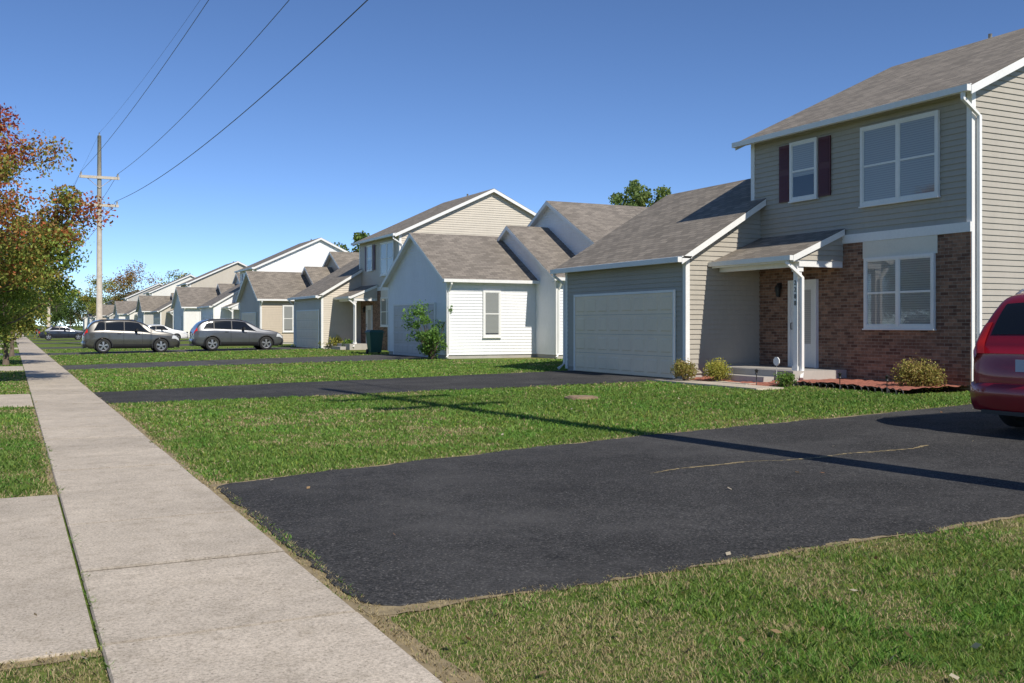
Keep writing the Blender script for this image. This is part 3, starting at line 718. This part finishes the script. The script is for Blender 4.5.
# ------------------------------------------------------------ utility poles and wires
def pole(x,y,h,label):
    R=root('utility_pole',label,'utility pole',(x,y,float(gz(x))),'utility poles')
    s=MB(); s.tube([(0,0,-.1),(0,0,h*.5),(0,0,h)],.15,12,rs=[.22,.18,.13]); s.obj('pole_shaft',M_wood,R)
    for z,hw in ((h-3.05,1.3),(h-5.0,1.25)):
        s=MB(); s.box(-hw,hw,-.25,-.10,z,z+.19); s.obj('crossarm',M_wood,R)
        for sx in (-.92,.92):
            s=MB(); s.tube([(sx*hw,-.175,z+.19),(sx*hw,-.175,z+.30),(sx*hw,-.175,z+.42)],.05,8,rs=[.03,.08,.045]); s.obj('insulator',M_fnd,R)
        s=MB()
        for sx in (-1,1): s.tube([(sx*hw*.6,-.175,z),(0,-.18,z-.65)],.028,4)
        s.obj('crossarm_brace',M_fnd,R)
    s=MB(); s.tube([(0,0,h),(0,0,h+.2)],.05,8,rs=[.03,.055]); s.obj('insulator',M_fnd,R)
    return R
PN=(8.25,4.4,15.8); PF=(5.5,75.5,14.8); PG=(4.2,140,14.8)
pole(*PN,'tall wooden utility pole with crossarms in the front lawn'); pole(*PF,'tall wooden utility pole with two crossarms'); pole(*PG,'distant wooden utility pole with two crossarms')
def wire(p,q,sag,rad=.014):
    pts=[]
    for i in range(41):
        t=i/40; pts.append(tuple(p[k]+(q[k]-p[k])*t for k in range(2))+(p[2]+(q[2]-p[2])*t-4*sag*t*(1-t),))
    s=MB(); s.tube(pts,rad,5); tag(s.obj('power_line',M_black),'thin black overhead power line between wooden poles','power line',group='overhead power lines')
def att(P,kind):
    x,y,h=P; g0=float(gz(x))
    return {'top':(x,y,h+.2+g0),'l':(x-1.2,y-.17,h-2.63+g0),'r':(x+1.2,y-.17,h-2.63+g0),'lo':(x+1.05,y-.17,h-4.58+g0)}[kind]
for kd,sg,rd,up in (('top',1.0,.006,.3),('l',1.0,.012,1.0),('r',1.3,.014,1.5),('lo',1.35,.017,.5)):
    a=att(PN,kd); wire((a[0],a[1],a[2]+up),att(PF,kd),sg,rd); wire(att(PF,kd),att(PG,kd),sg*.8,rd)

# ------------------------------------------------------------ vehicles
VK=np.array([0,.10,.30,.48,.54,.80,.90,1.0])
def car(label,cat,loc,L,W,top,belt,wx,wr,pm,kind='suv',name='parked_car',zbot=.28):
    R=root(name,label,cat,loc,'cars parked on driveways')
    nx,nv=150,49
    xs=np.linspace(0,L,nx); tp=np.array(top); bl_=np.array(belt)
    def sm(a,k=5):
        p=np.pad(a,k,mode='edge'); return np.convolve(p,np.ones(2*k+1)/(2*k+1),'valid')
    zt=sm(np.interp(xs,tp[:,0],tp[:,1]),3); zt[0]=tp[0,1]; zb_=np.interp(xs,bl_[:,0],bl_[:,1]); zb_=np.minimum(zb_,zt-.05)
    u=np.abs(xs-L/2)/(L/2); w=W/2*(1-.10*u**6-.09*u**24)
    bot=zbot+.08*np.clip((u-.86)/.14,0,1)
    vs=np.linspace(0,1,nv); G=np.zeros((nx,nv,3))
    for i in range(nx):
        h=zt[i]-zb_[i]; k=min(1,h/.6)
        ys=w[i]*np.array([.90,.975,1,.985,.955,.955-.17*k,(.955-.17*k)*.88,0])
        zs=np.array([bot[i],bot[i]+.09,(bot[i]+zb_[i])*.5,zb_[i],zb_[i]+.05*h,zb_[i]+.87*h,zb_[i]+.965*h,zt[i]])
        a=np.interp(vs,VK,ys); b=np.interp(vs,VK,zs)
        for _ in range(5):
            a[1:-1]=.25*a[:-2]+.5*a[1:-1]+.25*a[2:]; b[1:-1]=.25*b[:-2]+.5*b[1:-1]+.25*b[2:]
        G[i,:,0]=xs[i]; G[i,:,1]=a; G[i,:,2]=b
    dx=np.gradient(G,axis=0); dv=np.gradient(G,axis=1); Nn=np.cross(dx,dv); Nn/=np.linalg.norm(Nn,axis=2)[:,:,None]+1e-9
    if Nn[nx//2,nv//3,1]<0: Nn=-Nn
    def S(x,v,off=0,side=1):
        fx=np.clip(x/L*(nx-1),0,nx-1.001); fv=np.clip(v*(nv-1),0,nv-1.001); i=int(fx);j=int(fv);a=fx-i;b=fv-j
        f=lambda A:(A[i,j]*(1-a)+A[i+1,j]*a)*(1-b)+(A[i,j+1]*(1-a)+A[i+1,j+1]*a)*b
        p=f(G)+f(Nn)*off; return (p[0],p[1]*side,p[2])
    ar=wr+.055
    body=MB()
    for sd in (1,-1):
        for i in range(nx-1):
            for j in range(nv-1):
                c=(G[i,j]+G[i+1,j+1])/2
                if vs[j]<.5 and any((c[0]-q)**2+(c[2]-wr)**2<ar**2 for q in wx): continue
                q=[G[i,j],G[i+1,j],G[i+1,j+1],G[i,j+1]]
                body.add([(p[0],p[1]*sd,p[2]) for p in (q if sd==1 else q[::-1])],sm=True)
    for i,sg in ((0,-1),(nx-1,1)):
        K=16; ztp=G[i,-1,2]
        def dome(p,s_):
            f=min(1,max(0,(ztp-p[2])/.3)); f=f*f*(3-2*f)
            return (p[0]+sg*.035*(1-s_**4)*f,p[1]*s_,p[2])
        for j in range(nv-1):
            a,b=G[i,j],G[i,j+1]
            for k in range(K):
                s0,s1=-1+2*k/K,-1+2*(k+1)/K
                body.add([dome(a,s0),dome(b,s0),dome(b,s1),dome(a,s1)],sm=True)
    body.obj('body',pm,R)
    ub=MB(); ub.box(.25,L-.25,-W/2*.78,W/2*.78,.24,.72); ub.obj('underbody',M_black,R)
    def patch(nm,mat,xa,xb,va,vb,off=.006,sides=(1,-1),both=False,n1=10,n2=8,label=None):
        for sd in sides:
            m=MB()
            for q in ((1,-1) if both else (sd,)):
                g=[[S(xa[0]+(xa[1]-xa[0])*t2+((xb[0]+(xb[1]-xb[0])*t2)-(xa[0]+(xa[1]-xa[0])*t2))*t1, va+(vb-va)*t2,off,q) for t2 in np.linspace(0,1,n2)] for t1 in np.linspace(0,1,n1)]
                for i in range(n1-1):
                    for j in range(n2-1): m.add([g[i][j],g[i+1][j],g[i+1][j+1],g[i][j+1]],sm=True)
            m.obj(nm,mat,R)
            if both: break
    return_=dict(R=R,patch=patch,S=S)
    for q in wx:
        for sd in (1,-1):
            m=MB(); y=W/2*sd*.985
            for k in range(16):
                a0=math.pi*(k/16*1.1-.05); a1=math.pi*((k+1)/16*1.1-.05)
                P=lambda a,rr,yy:(q+math.cos(a)*rr,yy,wr+math.sin(a)*rr)
                yo=y+.012*sd; yi=y-.09*sd
                m.add([P(a0,ar-.02,yo),P(a1,ar-.02,yo),P(a1,ar+.035,yo),P(a0,ar+.035,yo)],sm=True)
                m.add([P(a0,ar-.02,yi),P(a1,ar-.02,yi),P(a1,ar-.02,yo),P(a0,ar-.02,yo)])
                m.add([P(a0,ar+.035,yo),P(a1,ar+.035,yo),P(a1,ar+.04,yi),P(a0,ar+.04,yi)])
            m.obj('wheel_arch_trim',M_blackpl if kind=='suv' else pm,R)
            Wl=link('wheel',None,R,(q,sd*(W/2-.12),wr),0 if sd>0 else math.pi)
            t=MB(); prof_=[(-.10,.62*wr),(-.115,.70*wr),(-.11,.93*wr),(-.08,.99*wr),(0,wr),(.08,.99*wr),(.11,.93*wr),(.115,.70*wr),(.10,.62*wr)]
            K=32
            for k in range(K):
                a0,a1=2*math.pi*k/K,2*math.pi*(k+1)/K
                for (ya,ra),(yb,rb) in zip(prof_,prof_[1:]):
                    t.add([(math.cos(a0)*ra,ya,math.sin(a0)*ra),(math.cos(a1)*ra,ya,math.sin(a1)*ra),(math.cos(a1)*rb,yb,math.sin(a1)*rb),(math.cos(a0)*rb,yb,math.sin(a0)*rb)],sm=True)
            t.obj('tyre',M_tyre,Wl)
            t=MB()
            t.add([(math.cos(2*math.pi*k/K)*.63*wr,.03,math.sin(2*math.pi*k/K)*.63*wr) for k in range(K)],m=1)
            for k in range(K):
                a0,a1=2*math.pi*k/K,2*math.pi*(k+1)/K
                t.add([(math.cos(a0)*.68*wr,.118,math.sin(a0)*.68*wr),(math.cos(a1)*.68*wr,.118,math.sin(a1)*.68*wr),(math.cos(a1)*.58*wr,.09,math.sin(a1)*.58*wr),(math.cos(a0)*.58*wr,.09,math.sin(a0)*.58*wr)])
            for k in range(5):
                a=2*math.pi*k/5+.3
                for da in (-.13,.13):
                    c,s_=math.cos(a+da),math.sin(a+da); px_,pz_=-s_*.024,c*.024
                    t.add([(c*.04-px_,.10,s_*.04-pz_),(c*.6*wr-px_,.095,s_*.6*wr-pz_),(c*.6*wr+px_,.095,s_*.6*wr+pz_),(c*.04+px_,.10,s_*.04+pz_)])
            t.tube([(0,.05,0),(0,.11,0)],.055,12,sm=False)
            t.obj('rim',[M_rim,M_black],Wl)
    return return_
def finish(c,L,W,ax,kind,glass_x,rear,front,tail_v=(.47,.86),tail_x=(0.0,.17),rv=.865):
    R,patch,S=c['R'],c['patch'],c['S']
    patch('window_surround',M_blackpl,glass_x[0][0],glass_x[-1][1],.552,.792,.003,n1=30)
    for (xa,xb) in glass_x: patch('side_window',M_autoglass,xa,xb,.562,.785)
    patch('rear_window',M_autoglass,(rear[0],rear[0]),(rear[1],rear[1]),rv,1.0,both=True,n2=12)
    patch('windscreen',M_autoglass,(front[0],front[0]),(front[1],front[1]),.83,1.0,both=True,n2=12)
    patch('tail_light',M_red,(tail_x[0],tail_x[0]),(tail_x[1],tail_x[1]*.9),tail_v[0],tail_v[1],.012)
    patch('headlight',M_lamp,(L-.40,L-.34),(L-.03,L-.03),.38,.50,.008)
    patch('door_sill_trim',M_blackpl if kind=='suv' else c['pm'],(ax[0]+.42,ax[0]+.42),(ax[1]-.42,ax[1]-.42),.02,.17,.01)
    for gx in (ax[0]+1.0,ax[1]-.95):
        patch('door_gap',M_black,(gx-.008,gx-.008),(gx+.008,gx+.008),.13,.55,.002)
        for sd in (1,-1):
            p=S(gx-.22,.455,.02,sd); m=MB(); m.tube([(p[0]-.09,p[1],p[2]),(p[0]+.09,p[1],p[2])],.016,6); m.obj('door_handle',M_blackpl,R)
    for sd in (1,-1):
        p=S(front[0]-.25,.56,.03,sd); m=MB(); m.tube([(p[0]-.02,p[1],p[2]+.05),(p[0],p[1]+.11*sd,p[2]+.08),(p[0]+.02,p[1]+.22*sd,p[2]+.08)],.07,8,rs=[.02,.08,.07]); m.obj('wing_mirror',M_blackpl,R)
        if kind!='sedan':
            m=MB(); m.tube([S(.7,.86,.0,sd),S(.85,.86,.05,sd),S(2.4,.86,.05,sd),S(2.6,.86,.0,sd)],.018,6); m.obj('roof_rail',M_blackpl if kind=='suv' else M_rim,R)
    for nm,xx,sg in (('rear_bumper',0,-1),('front_bumper',L,1)):
        m=MB(); K=16
        rows=[]
        for z,o_ in ((.28,.02),(.36,.075),(.48,.10),(.58,.095),(.635,.07),(.65,.03)):
            row=[]
            for k in range(K+1):
                a=-1+2*k/K; y=a*W*.452; row.append((xx+sg*(o_-.15*abs(a)**5),y,z))
            rows.append(row)
        for ra,rb in zip(rows,rows[1:]):
            for k in range(K): m.add([ra[k],ra[k+1],rb[k+1],rb[k]],sm=True)
        m.obj(nm,c['pm'],R)
        m=MB(); m.box(xx+min(0,sg*.05),xx+max(0,sg*.05),-W*.33,W*.33,.25,.30); m.obj('lower_bumper_trim',M_blackpl,R)
    m=MB(); m.box(-.055,-.035,-.16,.16,.80,.95); m.obj('licence_plate',M_plate,R)
    m=MB(); m.box(L+.02,L+.045,-W*.28,W*.28,.66,.80); m.obj('grille',M_blackpl,R)
def suv(label,x,y,pm,sc=1.0,kind='suv',name='parked_car',cat='car',dz=0.0):
    L=4.75*sc; W=1.9
    top=[(0,.95),(.03,1.06),(.10,1.20),(.30,1.50),(.52,1.66),(.9,1.73),(1.6,1.765),(2.2,1.75),(2.65,1.68),(2.95,1.56),(3.5,1.22),(3.66,1.16),(4.1,1.11),(4.45,1.01),(4.66,.88),(4.75,.72)]
    belt=[(0,1.12),(1,1.12),(3.2,1.02),(4.75,.90)]
    top=[(a*sc,b+dz*(b>1.3)) for a,b in top]; belt=[(a*sc,b) for a,b in belt]; wx=(.92*sc,3.80*sc)
    c=car(label,cat,(x-L/2,y,float(gz(x))+.014),L,W,top,belt,wx,.38,pm,kind,name); c['pm']=pm
    s=lambda v:v*sc
    finish(c,L,W,wx,kind,[((s(.45),s(.70)),(s(1.0),s(1.0))),((s(1.05),s(1.05)),(s(1.93),s(1.93))),((s(1.98),s(1.98)),(s(3.30),s(2.68)))],(.11,.36),(s(2.80),s(3.46)))
    return c
def sedan(label,x,y,pm):
    L=4.6;W=1.8
    top=[(0,.85),(.05,.95),(.2,1.0),(.6,1.04),(1.15,1.36),(1.6,1.44),(2.3,1.45),(2.6,1.40),(3.35,1.02),(3.6,.98),(4.2,.88),(4.5,.76),(4.6,.62)]
    belt=[(0,.9),(1.5,.93),(3.3,.9),(4.6,.78)]
    wx=(.95,3.65); c=car(label,'car',(x-L/2,y,float(gz(x))+.014),L,W,top,belt,wx,.32,pm,'sedan','parked_car',.22); c['pm']=pm
    finish(c,L,W,wx,'sedan',[((1.0,1.3),(1.9,1.9)),((1.98,1.98),(3.1,2.62))],(.7,1.12),(2.68,3.28),tail_v=(.36,.5),tail_x=(0,.2))
P_red=carpaint('dark_red_car_paint',(.25,.006,.016),.25)
suv('grey sport utility vehicle parked on a driveway',5.75,57.2,carpaint('warm_grey_car_paint',(.095,.092,.087),.5),dz=.05)
suv('silver-grey crossover parked on a driveway near a garage',11.3,57.0,carpaint('silver_grey_car_paint',(.115,.12,.132),.5),1.02)
sedan('white saloon car parked on a distant driveway',11.5,91.5,carpaint('white_car_paint',(.75,.75,.75),0))
sedan('dark saloon car parked on a distant driveway',4.6,109.3,carpaint('dark_blue_car_paint',(.03,.035,.05),.5))
sedan('silver saloon car parked on a distant driveway',9.5,109.0,carpaint('silver_car_paint',(.4,.4,.4),.5))
sedan('dark saloon car parked on a distant driveway',5.0,141.5,carpaint('black_car_paint',(.02,.02,.025),.5))
def van():
    L=5.0;W=1.98;pm=P_red
    top=[(0,1.02),(.04,1.12),(.10,1.25),(.30,1.62),(.46,1.78),(.75,1.85),(1.4,1.88),(2.6,1.85),(3.0,1.76),(3.3,1.6),(4.0,1.16),(4.3,1.08),(4.7,.95),(4.9,.8),(5.0,.65)]
    belt=[(0,1.08),(1,1.10),(3.4,1.02),(5,.85)]
    wx=(.98,3.95); c=car('dark red minivan parked on the asphalt driveway','minivan',(11.15,8.05,float(gz(13))+.014),L,W,top,belt,wx,.36,pm,'van','parked_minivan',.25); c['pm']=pm
    finish(c,L,W,wx,'van',[((.42,.66),(1.25,1.25)),((1.33,1.33),(2.3,2.3)),((2.38,2.38),(3.75,3.05))],(.11,.36),(3.1,3.85),tail_v=(.47,.885),tail_x=(0.0,.22),rv=.90)
van()

# ------------------------------------------------------------ grass blades
def in_drive(x,y,pad=0):
    r_=np.zeros(len(x),bool)
    for d in DR[:6]+DR[9:11]:
        P=np.array(d['p']); yn=np.interp(x,P[:,0],P[:,1]); yf=np.interp(x,P[:,0],P[:,2])
        r_|=(x>P[0,0]-pad)&(x<P[-1,0])&(y>yn-pad)&(y<yf+pad)
        r_|=(x<SW0)&(x>-3.5)&(y>P[0,1]-pad-.02)&(y<P[0,2]+pad)
    return r_
def lawn_mask(x,y):
    j=(vnoise(x,y,6)-.5)*.10-.01; j2=(vnoise(x,y,4)-.5)*.12+(vnoise(x,y,17)-.5)*.10
    m=~in_drive(x,y+j2,-.03)&~in_drive(x-j,y-j2,-.03)
    m&=~((x+j>SW0)&(x+j<SW1+.0)); m&=(x>-3.2)
    m&=~((y>13.9)&(y<26)&(x>14.8)&(y>17)); m&=~((y>13.7)&(y<17.2)&(x>15.45+.15*np.sin(y*.9))); m&=~((x>14.0)&(x<14.75)&(y>16.3)&(y<20.3))
    m&=~((x>15.4)&(y>34.3)&(y<48)); m&=~((x>15.6)&(y>48)&(y<62)); m&=~((x>17.1)&(y>13.7)&(y<26))
    m&=~(((x-9.9)**2+(y-16.7)**2)<.35**2)
    return m
bands=[(3.0,5,10500,.0036,.034),(5,7,6800,.0048,.034),(7,9.5,3800,.0068,.034),(9.5,14,1850,.010,.036),(14,22,700,.017,.038),(22,36,200,.032,.040),(36,62,45,.055,.045)]
VV=[];CC=[]
for d0,d1,den,bw,bh_ in bands:
    area=(d1-d0)*2*(.56*d1+1.3); n=int(area*den)
    d=d0+(d1-d0)*RNG.random(n); wmax=.56*d1+1.3; rr_=(RNG.random(n)*2-1)*wmax
    k=np.abs(rr_)<.56*d+1.0; d=d[k];rr_=rr_[k]
    X=rr_*CT+d*ST; Y=d*CT-rr_*ST
    k=lawn_mask(X,Y); X=X[k];Y=Y[k]
    dry=np.clip((vnoise(X,Y,.55)*.45+vnoise(X+40,Y,1.7)*.35+vnoise(X,Y+90,6)*.20-.58)*4.0,0,.8)
    fg=(Y<5.2)&(X>1.6)
    pat=vnoise(X+9,Y,.9)*.5+vnoise(X,Y+30,2.6)*.35+vnoise(X+70,Y,8)*.15
    dry=np.clip(dry+fg*np.clip((pat-.46)*5.0,0,.9)+((X<SW0)&(Y<5.2))*np.clip((pat-.30)*3,0,.85)+((X<SW0)&(Y>5.2)&(Y<40))*np.clip((pat-.5)*4,0,.7),0,1)
    edge=np.exp(-np.clip(X-SW1,0,9)/.14)*(X>SW1)+np.exp(-np.clip(5.1-Y,0,9)/.22)*((Y<5.4)&(X>1.6))+.8*np.exp(-np.clip(Y-np.interp(X,DR[0]['P'][:,0],DR[0]['P'][:,2]),0,9)/.15)*(Y>9)*(X>1.6)*(Y<14)
    edge+=.6*np.exp(-np.clip(SW0-X,0,9)/.10)*(X<SW0)
    edge+=.95*fg*np.exp(-np.clip(X-1.7,0,9)/.7)
    dry=np.clip(dry+edge*.85,0,1)
    tuft=vnoise(X,Y,11)*.6+vnoise(X+5,Y,5)*.4
    k=(RNG.random(len(X))>dry*.28)&(RNG.random(len(X))<.55+.7*tuft); X=X[k];Y=Y[k];dry=dry[k];tuft=tuft[k]
    n=len(X); Z=gz(X)
    ang=RNG.random(n)*2*math.pi; h=bh_*(.5+.75*RNG.random(n))*(.6+.8*tuft)*(1-.4*dry); lean=h*(.3+1.0*RNG.random(n)); la=RNG.random(n)*2*math.pi
    px_=np.cos(ang)*bw/2*(.7+.6*RNG.random(n)); py_=np.sin(ang)*bw/2
    B=np.stack([X,Y,Z],1); P_=np.stack([px_,py_,np.zeros(n)],1)
    tip=B+np.stack([np.cos(la)*lean,np.sin(la)*lean,h],1); mid=B+np.stack([np.cos(la)*lean*.32,np.sin(la)*lean*.32,h*.62],1)
    V=np.stack([B-P_,B+P_,mid+P_*.75,tip,mid-P_*.75],1)
    u=RNG.random(n)[:,None]
    gA=np.array([.115,.215,.033]);gB=np.array([.225,.345,.078]);dA=np.array([.36,.28,.135]);dB=np.array([.58,.48,.27])
    big=np.clip(vnoise(X,Y,.28)*1.3-.15,0,1)[:,None]
    green=(gA*(1-u)+gB*u)*(.90+.20*big)*(.80+.42*tuft)[:,None]
    clump=(vnoise(X+200,Y,2.3)>.62)[:,None]; green=np.where(clump,green*np.array([.84,1.02,.88]),green)
    dd=dA*(1-u)+dB*u
    isd=(RNG.random(n)<dry*.9+.045)[:,None]; c=np.where(isd,dd,green)
    yel=(RNG.random(n)<.13)[:,None]; c=np.where(yel&~isd,c*np.array([1.5,1.15,.9]),c)
    VV.append(V);CC.append(c)
V=np.concatenate(VV);C=np.concatenate(CC)
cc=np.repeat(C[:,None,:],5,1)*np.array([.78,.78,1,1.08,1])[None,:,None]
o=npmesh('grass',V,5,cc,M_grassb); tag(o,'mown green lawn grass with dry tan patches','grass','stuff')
n=420; d=RNG.uniform(3.4,20,n); rr_=(RNG.random(n)*2-1)*(.56*d+1); X=rr_*CT+d*ST;Y=d*CT-rr_*ST
k=X>-3; X=X[k];Y=Y[k]; n=len(X); on=lawn_mask(X,Y); k=on|(RNG.random(n)<.12); X=X[k];Y=Y[k];on=on[k];n=len(X)
P=np.stack([X,Y,gz(X)+np.where(on,.036,.030)],1)
a=RNG.random(n)*6.28; s=RNG.uniform(.012,.032,n)
A=np.stack([np.cos(a)*s,np.sin(a)*s,RNG.normal(size=n)*.008],1); Bv=np.stack([-np.sin(a)*s*.7,np.cos(a)*s*.7,RNG.normal(size=n)*.008],1)
V=np.stack([P-A,P+Bv,P+A,P-Bv],1); pal=np.array([(.40,.27,.14),(.46,.35,.19),(.30,.15,.07),(.60,.52,.38)])
o=npmesh('fallen_leaves',V,4,pal[RNG.integers(0,4,n)],M_leaf); tag(o,'scattered dry fallen leaves on the lawn','fallen leaves','stuff')

# ------------------------------------------------------------ light, sky, camera
EL=math.radians(41); AZ=(.10,-1.0); l=math.hypot(*AZ)
Sd=Vector((AZ[0]/l*math.cos(EL),AZ[1]/l*math.cos(EL),math.sin(EL)))
sl=bpy.data.lights.new('sun','SUN'); sl.energy=4.8; sl.angle=math.radians(.5); sl.color=(1,.94,.84)
so=link('sun',sl); so.rotation_euler=Sd.to_track_quat('Z','Y').to_euler(); so.location=(0,-20,40)
wd=bpy.data.worlds.new('World'); scene.world=wd; wd.use_nodes=True; nt=wd.node_tree
bg=nt.nodes['Background']; sk=nt.nodes.new('ShaderNodeTexSky'); sk.sky_type='NISHITA'; sk.sun_disc=False; sk.sun_elevation=EL; sk.sun_rotation=math.atan2(AZ[0],AZ[1])
sk.air_density=.70; sk.dust_density=0.0; sk.ozone_density=3.2; sk.altitude=2800
hs=nt.nodes.new('ShaderNodeHueSaturation'); hs.inputs['Hue'].default_value=.503; hs.inputs['Saturation'].default_value=1.08; hs.inputs['Value'].default_value=1.0
nt.links.new(sk.outputs[0],hs.inputs['Color']); nt.links.new(hs.outputs[0],bg.inputs[0]); bg.inputs[1].default_value=.15
cam=bpy.data.cameras.new('camera'); cam.lens=35; cam.sensor_width=36; cam.clip_end=3000; cam.clip_start=.05; cam.shift_y=-16.5/1024
co=link('camera',cam,None,(0,0,EYE)); co.rotation_euler=(math.pi/2,0,-TH); scene.camera=co
scene.view_settings.view_transform='Standard'; scene.view_settings.look='None'; scene.view_settings.exposure=0
